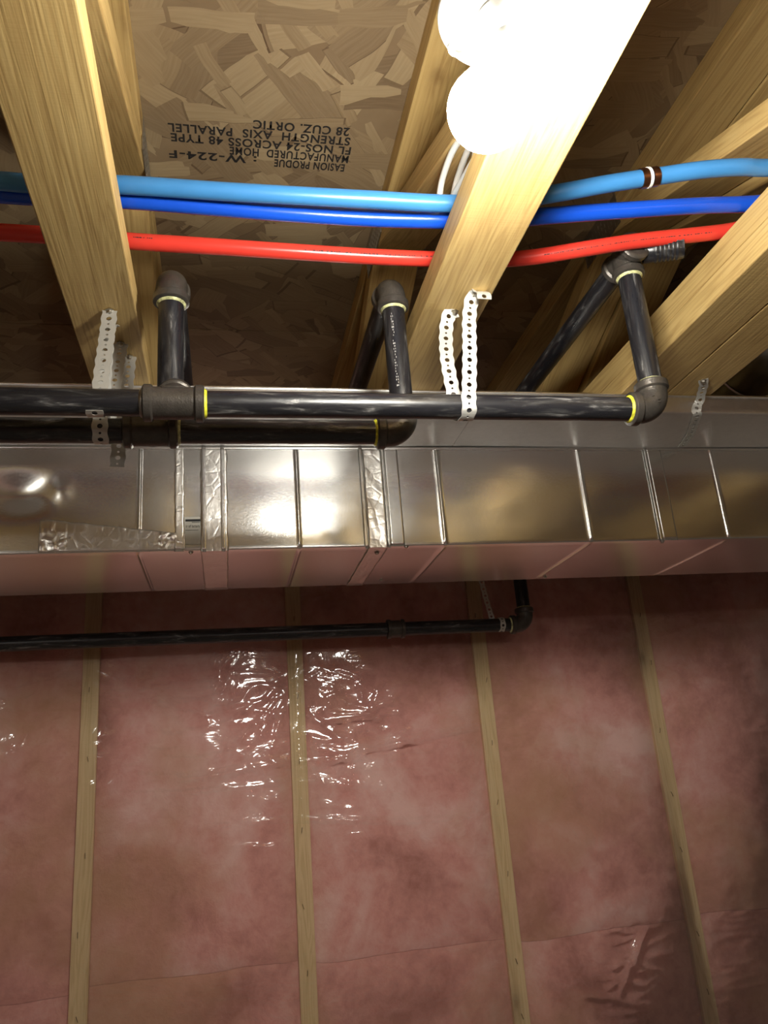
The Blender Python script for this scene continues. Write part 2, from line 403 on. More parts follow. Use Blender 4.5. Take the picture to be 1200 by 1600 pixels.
# ------------------------------------------------------------------ floor trusses
def nail_plate(parent, c, sx, sy, nrm='side', sgn=1):
    """toothed metal connector plate: on a chord side (normal x) or flat underside"""
    bm = bmesh.new()
    if nrm == 'side': box(bm, (c[0]-0.0006, c[1]-sy/2, c[2]-sx/2), (c[0]+0.0006, c[1]+sy/2, c[2]+sx/2))
    n = int(sy/0.011)
    for i in range(n):
        for j in range(int(sx/0.013)):
            y = c[1]-sy/2+(i+0.5)*sy/n; z = c[2]-sx/2+(j+0.5)*0.013
            box(bm, (c[0]+sgn*0.0006-0.0006, y-0.0012, z-0.0035), (c[0]+sgn*0.0006+0.0006, y+0.0012, z+0.0035))
    return obj('nail_plate', bm, 'galvanised plate', parent, False)
def truss(x, label, panel, double=False, group='floor trusses overhead', webs=True, y0=YB, y1=YW+0.13):
    t = empty('floor_truss', (x, y0, ZC0), label, 'floor truss', group)
    w = 0.089
    board('bottom_chord', (x, y0, (ZC0+ZC1)/2), (x, y1, (ZC0+ZC1)/2), w, 0.038, 'pine', t)
    zb = ZC1
    if double:
        board('bottom_chord', (x, y0, ZC1+0.0195), (x, y1, ZC1+0.0195), w, 0.038, 'pine', t); zb = ZC1+0.039
    board('top_chord', (x, y0, (ZT0+ZT1)/2), (x, y1, (ZT0+ZT1)/2), w, 0.038, 'pine', t)
    # diagonal webs: panel = y of a top panel point, legs run both ways
    for p in panel:
        for d in (-1, 1):
            q = p+d*0.70
            if q < y0 or q > y1: continue
            a = V((x, p-d*0.02, ZT0+0.012)); c_ = V((x, q, zb+0.003))
            board('web', a, c_, w-0.001, 0.037, 'pine', t)
        nail_plate(t, (x+w/2+0.0007, p, ZT0+0.004), 0.062, 0.14, sgn=1)
        nail_plate(t, (x-w/2-0.0007, p, ZT0+0.004), 0.062, 0.14, sgn=-1)
    return t
P1 = [1.065, -0.385, -1.835, -3.2]
truss(-0.1565, 'pine floor truss left of the lamp, knotty underside close to the camera', P1)
truss(0.327, 'pine floor truss beside the lampholder, with a perforated strap screwed to its underside', [1.22, -0.23, -1.68, -3.1])
truss(0.7555, 'doubled-chord pine floor truss right of the lamp, its side brightly lit', [1.155, -0.30, -1.75, -3.2], True)
truss(0.847, 'pine floor truss pressed against the doubled one, the rightmost beside a narrow gap', [1.16, -0.29, -1.74, -3.2])
for x, lb in ((-0.6445, 'pine floor truss just past the left edge, first left of the knotty one'), (-1.1325, 'pine floor truss two left of the knotty one'), (-1.6205, 'pine floor truss three left of the knotty one'),
              (-2.1085, 'pine floor truss nearest the left wall but one'), (-2.5965, 'pine floor truss nearest the left wall'), (1.335, 'pine floor truss first right of the touching pair'), (1.823, 'pine floor truss second right of the touching pair'),
              (2.311, 'pine floor truss third right of the touching pair'), (2.8, 'pine floor truss nearest the right wall')):
    truss(x, lb, P1)

# ------------------------------------------------------------------ insulated wall
STX = [-2.74, -2.26, -1.77, -1.28, -0.80, -0.312, 0.172, 0.656, 1.126, 1.61, 2.1, 2.58, 3.07]
ORD = ['first', 'second', 'third', 'fourth', 'fifth', 'sixth', 'seventh', 'eighth', 'ninth', 'tenth', 'eleventh', 'twelfth', 'thirteenth']
slabels = {5: 'pale wall stud behind clear film, leftmost in view', 6: 'pale wall stud behind crumpled shiny film, left of the middle', 7: 'pale wall stud behind clear film, under the pipe elbow', 8: 'pale wall stud behind clear film, rightmost in view'}
for i, x in enumerate(STX):
    o = empty('wall_stud', (x, YW+0.07, FLOOR), slabels.get(i, 'pale wall stud number outside the picture'), 'wall stud', 'studs of the insulated wall')
    board('timber', (x, YW+0.07, FLOOR), (x, YW+0.07, ZT0), 0.0385, 0.14, 'stud_pine', o)
    if i not in slabels: o['label'] = 'pale wall stud outside the picture, %s from the left wall' % ORD[i]
def fz(x, z, s=0.0, sc=1.0): return noise.fractal(V((x*sc, z*sc, s)), 1.0, 2.0, 5)
ZJ = -0.395
def batt(x0, x1, z0, z1, label, seed, fine):
    bm = bmesh.new(); nx = 26 if fine else 6; nz = max(4, int((z1-z0)/(0.017 if fine else 0.09)))
    g = []
    for j in range(nz+1):
        row = []
        for i in range(nx+1):
            u = i/nx; v = j/nz; x = x0+(x1-x0)*u; z = z0+(z1-z0)*v
            edge = min(1, min(u, 1-u)*9)**0.6 * (0.65+0.35*min(1, min(v, 1-v)*(z1-z0)/0.02)**0.7)
            z += 0.006*fz(x*6, 0.3, 0.0)*(1 if j in (0, nz) and 0 < i < nx else 0)
            y = YW+0.012-0.012*edge-0.004*math.sin(PI*u)*edge + 0.0045*fz(x*7, z*7, seed)*edge
            row.append(bm.verts.new((x, y, z)))
        g.append(row)
    for j in range(nz):
        for i in range(nx): bm.faces.new((g[j][i], g[j][i+1], g[j+1][i+1], g[j+1][i]))
    # sides and back
    back = [[bm.verts.new((v.co.x, YW+0.135, v.co.z)) for v in r] for r in (g[0], g[-1])]
    bm.faces.new([back[0][0], back[0][-1], back[1][-1], back[1][0]])
    for r, b_ in ((g[0], back[0]), (g[-1], back[1])):
        for i in range(nx): bm.faces.new((r[i], r[i+1], b_[i+1], b_[i]))
    o = obj('insulation_batt', bm, 'pink glass wool', None, True, ((x0+x1)/2, YW+0.07, z0))
    return tag(o, label, 'insulation', 'pink insulation batts between the studs')
place = {4: 'left of the leftmost stud', 5: 'between the first and second studs from the left', 6: 'between the second and third studs, behind the crumpled film', 7: 'between the third and fourth studs', 8: 'right of the fourth stud'}
for i in range(len(STX)-1):
    x0, x1 = STX[i]+0.0195, STX[i+1]-0.0195; pl = place.get(i)
    dz = {4: -0.0, 5: 0.012, 6: 0.004, 7: -0.006, 8: 0.002}.get(i, 0)
    batt(x0, x1, ZJ+dz+0.0003, ZT0, ('upper pink insulation batt ' + pl) if pl else 'upper pink insulation batt out of view, %s bay from the left wall' % ORD[i], i*3.1, bool(pl))
    batt(x0, x1, FLOOR+0.05, ZJ+dz-0.0003, ('lower pink insulation batt ' + pl) if pl else 'lower pink insulation batt out of view, %s bay from the left wall' % ORD[i], i*3.1+1.7, bool(pl))
# clear film in front
def ridge(x, z, s, sc): 
    return 1-abs(noise.noise(V((x*sc, z*sc, s))))*2
bm = bmesh.new(); rows = []
xs = list(np.arange(-2.85, -0.75, 0.1)) + list(np.arange(-0.75, -0.15, 0.0085)) + list(np.arange(-0.15, 1.05, 0.0042)) + list(np.arange(1.05, 1.75, 0.0085)) + list(np.arange(1.75, 3.16, 0.1))
zs = list(np.arange(-1.75, -0.8, 0.09)) + list(np.arange(-0.8, -0.58, 0.0085)) + list(np.arange(-0.58, -0.38, 0.0042)) + list(np.arange(-0.38, -0.17, 0.0085)) + list(np.arange(-0.17, 0.27, 0.0042)) + list(np.arange(0.27, 0.5, 0.0085)) + [0.6, 0.75, 0.9]
CREASE = [(470,1040,420,1075,2),(455,1065,350,1130,3),(450,1080,400,1160,3),(445,1100,425,1165,2.5),(480,1110,540,1165,2.2),(520,1040,560,1060,2),(540,1050,590,1075,2.2),(560,1065,565,1100,2.2),(590,1080,575,1120,2.4),(600,1070,620,1100,2),
 (615,1085,645,1100,2),(560,1105,620,1095,1.8),(480,1200,700,1140,2.6),(330,1212,500,1198,2.0),(215,1213,470,1217,1.6),(540,1158,750,1140,1.8),(520,1200,650,1205,1.8),(500,1225,600,1230,1.6),(330,1240,530,1258,1.6),(340,1322,490,1322,1.6),(480,1322,680,1350,1.8),
 (560,1310,700,1300,1.2),(590,1250,650,1240,1.6),(375,1160,470,1050,2.0),(380,1180,440,1190,1.6),(550,1140,600,1120,2.2),(610,1180,640,1150,2),(500,1215,520,1250,2),(590,1215,600,1240,2),(690,1200,720,1225,1.6),(470,1060,490,1048,1.8),(380,1055,450,1048,1.4),
 (1005,1446,984,1484,6.5),(984,1484,966,1542,6.5),(1000,1464,975,1514,5),(950,1504,986,1494,5),(943,1538,962,1530,3),(908,1553,952,1551,3),(700,950,830,945,1.5),(1000,1010,1120,965,2.0),(560,1720,760,1690,1.5),(780,1175,810,1176,1.5),(900,1190,945,1195,1.5),(870,1165,960,1140,1.2)]
def _wall(px, py):
    d = [((px-600)/FPX)*_r[0][k] + ((py-800)/FPX)*_r[1][k] + _r[2][k] for k in range(3)]
    return d[0]*YW/d[1], d[2]*YW/d[1]
CR = [(*_wall(a, b_), *_wall(c, d), e/1000) for a, b_, c, d, e in CREASE]
def film_y(x, z):
    near = min(abs(x-s) for s in STX); u = min(1, near/0.06)
    y = YW-0.0065-0.010*math.sin(min(1, near/0.24)*PI/2)
    fx = 1.0 if -0.9 < x < 1.8 and -0.9 < z < 0.6 else 0.0
    if fx:
        m1 = math.exp(-((x-0.24)/0.30)**2-((z-0.12)/0.13)**2) + 0.6*math.exp(-((x-0.93)/0.05)**2-((z+0.44)/0.09)**2)
        a = ridge(x+0.35*z, z*1.7, 3.0, 9.0)**3; b_ = ridge(x*0.5-0.3*z, z*2.2, 8.0, 14.0)**4
        y -= (0.0035*a+0.0028*b_)*(0.10+m1)*(0.35+0.65*u)
        y -= 0.003*fz(x*2.5, z*2.5, 5)*u
        wx_ = x+0.006*noise.noise(V((x*30, z*30, 3))); wz_ = z+0.006*noise.noise(V((x*30, z*30, 9)))
        for ax_, az_, bx_, bz_, am in CR:
            dx, dz = bx_-ax_, bz_-az_; L2_ = dx*dx+dz*dz; t = ((wx_-ax_)*dx+(wz_-az_)*dz)/L2_; t = max(0, min(1, t))
            d2_ = (wx_-ax_-dx*t)**2+(wz_-az_-dz*t)**2
            if d2_ < 9e-4: y -= am*0.75*math.exp(-d2_/((0.0055 if am < 0.004 else 0.0085)**2))*(0.35+0.65*math.sin(PI*min(1, max(0.0, t))))
        # long horizontal pulls
        for zc, sl, xc, wx, am in ((0.035, 0.03, 0.15, 0.35, 0.003), (-0.10, -0.05, 0.3, 0.3, 0.0025), (0.075, 0.10, 0.45, 0.25, 0.003), (-0.005, -0.04, 0.0, 0.25, 0.002)):
            d = z-zc-sl*(x-xc)-0.006*math.sin(x*11)
            y -= am*math.exp(-(d/0.006)**2)*math.exp(-((x-xc)/wx)**2)
    return y
for z in zs: rows.append([bm.verts.new((x, film_y(x, z), z)) for x in xs])
for j in range(len(zs)-1):
    for i in range(len(xs)-1): bm.faces.new((rows[j][i], rows[j][i+1], rows[j+1][i+1], rows[j+1][i]))
film = tag(obj('vapour_barrier', bm, 'clear plastic film', None, True, (0, YW, -1.75)), 'clear crinkled plastic vapour barrier stapled over the pink insulated wall', 'plastic sheet')
if film.data.polygons[len(film.data.polygons)//2].normal.y > 0: film.data.flip_normals()
for x in STX[5:9]:
    for k, z in enumerate(np.arange(-0.72, 0.40, 0.155)):
        a = random.uniform(-0.4, 0.4); xx = x+random.uniform(-0.006, 0.006); zz = z+random.uniform(-0.03, 0.03); yy = film_y(xx, zz)-0.0006
        bm = bmesh.new(); d = V((math.sin(a), 0, math.cos(a)))*0.0055
        p = V((xx, yy, zz)); sweep(bm, [p-d+V((0, 0.003, 0)), p-d, p+d, p+d+V((0, 0.003, 0))], 0.0006, 6); obj('staple', bm, 'dark staple', film)

# ------------------------------------------------------------------ ducts
DY, DZ0, DZ1, DYB = 1.346, 0.387, 0.579, 1.640
def duct_section(x0, x1, beads, parent, dents=(), mat='galvanised duct steel', step=0.006, inset=0.0, seed=0.0, label=None):
    prof = []      # (y, z, ny, nz) front down, round the corner, underside back, rear, top
    n = 34; r = 0.0022
    for k in range(n+1): prof.append((DY, DZ1-(DZ1-DZ0-r)*k/n, -1, 0))
    for k in range(1, 4): a = k*PI/8; prof.append((DY+r-r*math.cos(a), DZ0+r-r*math.sin(a), -math.cos(a), -math.sin(a)))
    for k in range(15): prof.append((DY+r+(DYB-DY-r)*k/14, DZ0, 0, -1))
    prof += [(DYB, DZ1, 0, 1)]
    xs = list(np.arange(x0, x1, step))
    for bx in beads:
        xs += [bx+d for d in (-0.004, -0.0028, -0.0015, 0, 0.0015, 0.0028, 0.004)]
    xs = sorted(x for x in xs if x0 <= x < x1)+[x1]
    ys_ = [xs[0]]
    for x in xs[1:]:
        if x-ys_[-1] > 0.0006: ys_.append(x)
    xs = ys_
    bm = bmesh.new(); rings = []
    for x in xs:
        ring = []
        for k, (y, z, ny, nz) in enumerate(prof):
            d = 0.0
            if k < n+1 or k > n+3:
                for bx in beads:
                    t = (x-bx)/0.0034
                    if abs(t) < 1: 
                        e = min(1, (DZ1-z)/0.006) if k < n+1 else 1
                        e *= min(1, (z-DZ0)/0.008) if k < n+1 else min(1, (y-DY)/0.012)*min(1, (DYB-y)/0.02)
                        d += 0.0026*math.cos(t*PI/2)*max(0, e)
                if k < n+1:
                    e = min(1, (z-DZ0)/0.05)*min(1, (DZ1-z)/0.04)
                    d += 0.0011*noise.noise(V((x*5, z*7, seed)))*e + 0.00035*noise.noise(V((x*18, z*24, seed+4)))*e
                    for cx, cz, rx, rz, am in dents: d += am*math.exp(-((x-cx)/rx)**2-((z-cz)/rz)**2)*e
                elif k > n+3: d += 0.0012*noise.noise(V((x*4, y*5, seed+9)))*min(1, (y-DY)/0.05)*max(0, min(1, (DYB-y)/0.05))
            ring.append(bm.verts.new((x, y+ny*(d-inset), z+nz*(d-inset))))
        rings.append(ring)
    m_ = len(prof)
    for a, c_ in zip(rings, rings[1:]):
        for k in range(m_):
            k2 = (k+1) % m_; bm.faces.new((a[k], a[k2], c_[k2], c_[k]))
    bm.faces.new(rings[0]); bm.faces.new(rings[-1][::-1])
    o = obj('duct_section', bm, mat, parent, True)
    try: o.data.set_sharp_from_angle(angle=math.radians(80))
    except Exception: pass
    return o
duct = empty('supply_duct', (0.3, DY, DZ0), 'large rectangular galvanised duct with taped joints running under the trusses', 'duct')
dl = [(-0.335, 0.492, 0.045, 0.030, -0.009), (-0.27, 0.50, 0.018, 0.020, 0.004), (-0.36, 0.545, 0.09, 0.02, 0.003), (-0.2, 0.50, 0.06, 0.05, -0.002)]
duct_section(-2.6, -1.0, [-2.3, -2.0, -1.6, -1.3], duct, step=0.04)
duct_section(-1.0, -0.030, [-0.80, -0.53, -0.141], duct, dl, seed=2.0)
duct_section(-0.030, 0.292, [0.132], duct, [(0.06, 0.47, 0.04, 0.05, 0.0012)], seed=5.0)
duct_section(0.292, 0.832, [0.398, 0.686], duct, [(0.5, 0.47, 0.05, 0.05, 0.0008)], seed=8.0)
duct_section(0.832, 1.42, [0.978, 1.27], duct, seed=11.0)
duct_section(1.42, 2.9, [1.6, 1.9, 2.3, 2.6], duct, step=0.04)
# folded top lip: long thin hem along the top front edge
bm = bmesh.new(); box(bm, (-2.6, DY-0.004, DZ1-0.0045), (2.9, DY+0.002, DZ1+0.0005), 0.001); obj('hem', bm, 'galvanised duct steel', duct)
def band(name, x0, x1, mat, rise=0.0016, under=True, z1=DZ1, z0=DZ0, crinkle=0.0, yb=None, skew=0.0, taper=0.0):
    """sheet wrapped over the front face (and the underside)"""
    bm = bmesh.new(); path = []
    n = 26
    for k in range(n+1): path.append((DY-rise, z1+(z0-rise-z1)*k/n))
    if under:
        e = yb or DYB
        for k in range(1, 16): path.append((DY-rise+(e-DY+rise)*k/15, z0-rise))
    nx = max(4, int((x1-x0)/0.003)); rows = []
    for (y, z) in path:
        row = []
        for i in range(nx+1):
            x = x0+(x1-x0)*i/nx
            if crinkle:
                w_ = crinkle*noise.fractal(V((x*55, z*70+y*40, x0*13)), 1, 2, 3)
                if i in (0, nx): x += 0.0022*noise.noise(V((z*60, y*60, i+x0)))
                row.append(bm.verts.new((x+skew*(y-DY), y-abs(w_) if z > z0-rise+1e-6 else y, z-abs(w_) if y > DY-rise+1e-6 else z)))
            else: row.append(bm.verts.new((x+skew*(y-DY), y, z)))
        rows.append(row)
    for a, c_ in zip(rows, rows[1:]):
        for i in range(nx): bm.faces.new((a[i], a[i+1], c_[i+1], c_[i]))
    o = obj(name, bm, mat, duct, True)
    md = o.modifiers.new('thickness', 'SOLIDIFY'); md.thickness = 0.0008; md.offset = 0
    return o
# joint by the sticker: raised cleats with tape over them
band('drive_cleat', -0.036, -0.029, 'galvanised duct steel', 0.0045, False)
band('drive_cleat', -0.003, 0.003, 'galvanised duct steel', 0.0045, False)
band('foil_tape', -0.038, 0.008, 'foil tape', 0.0022, True, crinkle=0.0005, yb=1.635)
band('foil_tape', -0.082, -0.066, 'foil tape', 0.0022, False, crinkle=0.0016)
# joint under the middle pipe elbow
band('foil_tape', 0.256, 0.290, 'foil tape', 0.0024, True, crinkle=0.0014, yb=1.635)
band('drive_cleat', 0.248, 0.254, 'galvanised duct steel', 0.0050, False)
band('drive_cleat', 0.2905, 0.2945, 'galvanised duct steel', 0.0045, False)
band('joint_band', 0.296, 0.322, 'galvanised duct steel', 0.0010, False)
band('drive_cleat', 0.828, 0.834, 'galvanised duct steel', 0.0042, False)
band('joint_band', 0.836, 0.866, 'galvanised duct steel', 0.0010, False)
band('drive_cleat', 1.418, 1.424, 'galvanised duct steel', 0.0042, False)
# long foil strip along the lower front edge at the left
bm = bmesh.new(); rows = []
NX, NZ = 130, 16
for i in range(NX+1):
    u = i/NX; x = -0.300+0.236*u
    top = 0.447-0.031*u+0.0015*noise.noise(V((x*50, 0, 0))); bot = DZ0+0.0015
    if u < 0.04: top -= 0.004*(1-u/0.04)
    rows.append([bm.verts.new((x+0.003*noise.noise(V((0, k, i*0.2)))*(i in (0, NX)), DY-0.0022-abs(0.0022*noise.fractal(V((x*45, (bot+(top-bot)*k/NZ)*60, 2)), 1, 2, 3))*(1.6 if (u < 0.18 or u > 0.82) else 0.3), bot+(top-bot)*k/NZ)) for k in range(NZ+1)])
for a, c_ in zip(rows, rows[1:]):
    for k in range(NZ): bm.faces.new((a[k], a[k+1], c_[k+1], c_[k]))
o = obj('foil_tape', bm, 'foil tape', duct); md = o.modifiers.new('thickness', 'SOLIDIFY'); md.thickness = 0.0005
# sticker
bm = bmesh.new(); box(bm, (-0.066, DY-0.0016, 0.398), (-0.0385, DY-0.0008, 0.447)); st = obj('sticker', bm, 'sticker paper', duct, False)
bm = bmesh.new(); box(bm, (-0.064, DY-0.0019, 0.4385), (-0.0385, DY-0.0015, 0.4425)); box(bm, (-0.053, DY-0.0019, 0.4365), (-0.039, DY-0.0015, 0.4375)); box(bm, (-0.064, DY-0.0019, 0.4225), (-0.042, DY-0.0015, 0.4232)); obj('printed_bar', bm, 'black ink', st, False)
text_mesh('ir of lactura', 0.0075, 'black ink', st, (-0.063, DY-0.0016, 0.4275), (1, 0, 0), (0, 0, 1), 0.023, bold=0.0001)
# screws on the duct
def screw(parent, p, nrm, r=0.0032, mat='zinc screw'):
    bm = bmesh.new(); lathe(bm, p, nrm, [(0, r*1.5), (0.0006, r*1.5), (0.0008, r), (0.003, r*0.95), (0.0035, r*0.5), (0.0035, 0)], 12)
    return obj('screw', bm, mat, parent)
for p in ((-0.055, DY+0.01, DZ0), (0.275, 1.375, DZ0-0.004), (0.325, DY+0.004, DZ0), (0.325, 1.60, DZ0), (0.836, DY+0.006, DZ0-0.001), (0.70, 1.62, DZ0)): screw(duct, p, (0, 0, -1))

# upper flat duct between trusses and main duct
ud = empty('return_duct', (0.3, 1.19, 0.5815), 'shallow flat duct squeezed between the truss undersides and the big duct', 'duct')
def flat(x0, x1):
    bm = bmesh.new(); zt, zb, yf, yb = 0.6195, 0.5815, 1.19, 1.72; prof = []
    for k in range(7): prof.append((yf+0.002*(k == 0), zt-(zt-zb-0.004)*k/6))
    for k in range(1, 5): a = k*PI/8; prof.append((yf+0.004-0.004*math.cos(a), zb+0.004-0.004*math.sin(a)))
    for k in range(1, 11): prof.append((yf+0.004+(yb-yf)*k/10, zb))
    prof.append((yb+0.004, zt)); rings = []
    for x in np.arange(x0, x1+1e-6, (x1-x0)/110):
        rings.append([bm.verts.new((x, y+0.0006*noise.noise(V((x*4, z*20, 1)))*(y < 1.2), z-0.0012*(1+noise.noise(V((x*3, y*5, 2))))*(z < 0.585 and 1.2 < y < 1.7))) for (y, z) in prof])
    for a, c_ in zip(rings, rings[1:]):
        for k in range(len(prof)):
            k2 = (k+1) % len(prof); bm.faces.new((a[k], a[k2], c_[k2], c_[k]))
    bm.faces.new(rings[0]); bm.faces.new(rings[-1][::-1])
    return bm
obj('duct_section', flat(-2.6, 0.43), 'dull duct steel', ud); obj('duct_section', flat(0.4305, 2.9), 'dull duct steel', ud)
bm = bmesh.new(); box(bm, (-2.6, 1.1875, 0.6165), (2.9, 1.1935, 0.6198), 0.0008); obj('hem', bm, 'galvanised duct steel', ud)

# round branch duct in the right-hand bay
rd = empty('round_duct', (1.09, 1.3, 0.80), 'dull grey round branch duct in the bay right of the paired trusses', 'duct')
bm = bmesh.new()
path = [V((1.09, 1.98, 0.76))]+[V((1.09, y, 0.76)) for y in np.arange(1.9, 1.30, -0.1)]
for k in range(1, 9): a = k*PI/16; path.append(V((1.09, 1.33-0.12*math.sin(a), 0.76+0.12-0.12*math.cos(a))))
sweep(bm, path, 0.077, 32); obj('duct_tube', bm, 'round duct steel', rd)
for y in (1.32, 1.7):
    bm = bmesh.new(); lathe(bm, (1.09, y-0.004, 0.76), (0, 1, 0), [(0, 0.077), (0.002, 0.080), (0.006, 0.080), (0.008, 0.077)], 40); obj('bead_ring', bm, 'round duct steel', rd)

# ------------------------------------------------------------------ PEX tubing inside the trusses
TR = 0.0111
def tube(name, pts, mat, label, cat='water pipe'):
    P = catmull(pts, 10); bm = bmesh.new(); sweep(bm, P, TR, 24)
    o = obj(name, bm, mat, None, True, P[0]); return tag(o, label, cat, 'coloured plastic tubes through the trusses'), P
import math as _mm
def unproj(px, py, z):
    d = V([( (px-600)/FPX)*_r[0][k] + ((py-800)/FPX)*_r[1][k] + _r[2][k] for k in range(3)])
    return d*(z/d.z)
ZP = 0.690
def path_px(pts, z=ZP): return [unproj(x, y, z if x < 900 else z+min(1, (x-900)/150)*0.024) for x, y in pts]
lb = [V((-2.8, 0.83, ZP)), V((-1.5, 0.80, ZP)), V((-0.6, 0.79, ZP))]+path_px([(0, 283), (190, 289), (330, 298), (450, 305), (580, 312), (700, 318), (790, 314), (880, 300), (950, 287), (1030, 275), (1100, 265), (1160, 261), (1210, 262)])+[V((0.9, 0.70, ZP+0.022)), V((1.6, 0.72, ZP)), V((3.1, 0.75, ZP))]
t_lb, Plb = tube('water_tube', lb, 'pale blue tubing', 'pale sky-blue plastic tube with a crimped coupling, hindmost of the blue pair')
db = [V((-2.8, 0.87, ZP)), V((-1.5, 0.85, ZP)), V((-0.6, 0.83, ZP))]+path_px([(0, 303), (195, 312), (330, 323), (450, 333), (580, 341), (700, 344), (790, 343), (870, 336), (1000, 327), (1100, 321), (1180, 318)])+[V((0.9, 0.76, ZP+0.022)), V((1.6, 0.78, ZP)), V((3.1, 0.8, ZP))]
t_db, Pdb = tube('water_tube', db, 'deep blue tubing', 'glossy royal-blue plastic tube running just below the pale blue one')
rp = [V((-2.8, 0.95, ZP)), V((-1.5, 0.94, ZP)), V((-0.6, 0.92, ZP))]+path_px([(0, 363), (205, 377), (330, 385), (450, 393), (580, 401), (680, 405), (760, 406), (830, 402), (920, 388), (1000, 376), (1130, 362)])+[V((0.9, 0.80, ZP+0.022)), V((1.6, 0.80, ZP)), V((3.1, 0.8, ZP))]
t_rd, Prd = tube('water_tube', rp, 'red tubing', 'bright red plastic hot water tube with fine printed lettering')
# crimped coupling on the pale blue tube
i0 = min(range(len(Plb)), key=lambda k: (Plb[k]-unproj(1033, 275, ZP)).length)
ax = (Plb[i0+1]-Plb[i0-1]).normalized(); pc = Plb[i0]
cp = empty('coupling', pc, None, None); cp.parent = t_lb; cp.location = pc-wloc(t_lb)
bpy.data.objects.remove(cp)
for d in (-0.009, 0.006):
    bm = bmesh.new(); lathe(bm, pc+ax*d, ax, [(-0.0045, TR), (-0.0045, TR+0.0015), (0.0045, TR+0.0015), (0.0045, TR)], 28); obj('crimp_ring', bm, 'copper crimp', t_lb)
bm = bmesh.new(); lathe(bm, pc-ax*0.0015, ax, [(-0.0022, TR), (-0.0022, TR+0.0022), (0.0012, TR+0.0022), (0.0012, TR)], 28); obj('coupling_collar', bm, 'white fitting plastic', t_lb)
# fine printing on the red tube
def dashes(P, k0, k1, parent, ofs, mat, size=0.0016):
    bm = bmesh.new(); s = 0.0; acc = 0
    for a, c_ in zip(P[k0:k1], P[k0+1:k1+1]):
        L = (c_-a).length; t = (c_-a).normalized(); q = 0.0
        while q < L:
            p = a+t*q; view = (-p); n_ = (view-t*view.dot(t)).normalized(); n_ = (n_+ofs*t.cross(n_)).normalized()
            s_ = t.cross(n_)
            ln = random.choice((0.0012, 0.002, 0.003))
            if random.random() < 0.8:
                c0 = p+n_*(TR+0.0002)
                vs = [bm.verts.new(c0+t*(u*ln/2)+s_*(w*size/2)) for u, w in ((-1, -1), (1, -1), (1, 1), (-1, 1))]
                bm.faces.new(vs)
            q += ln+0.0012
    return obj('printed_marking', bm, mat, parent, False)
def near(P, px, py): 
    q = unproj(px, py, ZP); return min(range(len(P)), key=lambda k: (P[k]-q).length)
dashes(Prd, near(Prd, 480, 395), near(Prd, 700, 405), t_rd, -0.35, 'worn ink', 0.0014)
dashes(Prd, near(Prd, 205, 377), near(Prd, 245, 379), t_rd, -0.55, 'worn ink', 0.0014)
dashes(Prd, near(Prd, 850, 399), near(Prd, 1130, 362), t_rd, -0.1, 'worn ink', 0.0012)

# ------------------------------------------------------------------ black gas piping
PR = 0.0167
def seg_pipe(parent, a, b_, name='pipe', r=PR):
    a, b_ = V(a), V(b_); x = (b_-a).normalized(); L = (b_-a).length
    bm = bmesh.new(); n = max(2, int(L/0.05)); sweep(bm, [V((L*k/n, 0, 0)) for k in range(n+1)], r, 32)
    bmesh.ops.recalc_face_normals(bm, faces=bm.faces)
    me = bpy.data.meshes.new(name); bm.to_mesh(me); bm.free()
    for p in me.polygons: p.use_smooth = True
    me.set_sharp_from_angle(angle=math.radians(40)); me.materials.append(MATS['black pipe varnish'])
    o = bpy.data.objects.new(name, me); COL.objects.link(o); o.parent = parent
    up = V((0, 0, 1)) if abs(x.z) < 0.9 else V((0, 1, 0)); y = up.cross(x).normalized(); z = x.cross(y)
    M4 = Matrix(((x.x, y.x, z.x, 0), (x.y, y.y, z.y, 0), (x.z, y.z, z.z, 0), (0, 0, 0, 1))); M4.translation = a-wloc(parent)
    o.matrix_local = M4; return o
def collar_prof(r): return [(-0.001, PR*0.98), (0.0, r), (0.0015, r+0.0015), (0.008, r+0.0015), (0.0095, r), (0.011, r-0.002)]
def elbow(parent, c, d1, d2, R=0.026, r=0.0205, dope1='pipe dope', dope2='pipe dope', mark=True):
    """malleable elbow centred on the crossing of two pipes leaving along d1 and d2"""
    c, d1, d2 = V(c), V(d1).normalized(), V(d2).normalized(); bm = bmesh.new()
    pts = [c+d1*(R+0.012), c+d1*R]
    for k in range(1, 12):
        a = k/12*PI/2; pts.append(c+d1*R*(1-math.sin(a))+d2*R*(1-math.cos(a)))
    pts += [c+d2*R, c+d2*(R+0.012)]
    sweep(bm, pts, r, 36)
    for d in (d1, d2): lathe(bm, c+d*(R+0.002), d, [(-0.001, r-0.001), (0, r+0.001), (0.002, r+0.0032), (0.011, r+0.0032), (0.013, r+0.001), (0.0135, PR)], 36)
    e = obj('elbow', bm, 'malleable iron', parent)
    for d, dm in ((d1, dope1), (d2, dope2)):
        if dm: 
            bm = bmesh.new(); lathe(bm, c+d*(R+0.0155), d, [(-0.002, PR+0.0028), (0.0, PR+0.0026), (0.0022, PR+0.0006), (0.0035, PR-0.001)], 32); obj('sealant_ring', bm, dm, e)
    return e
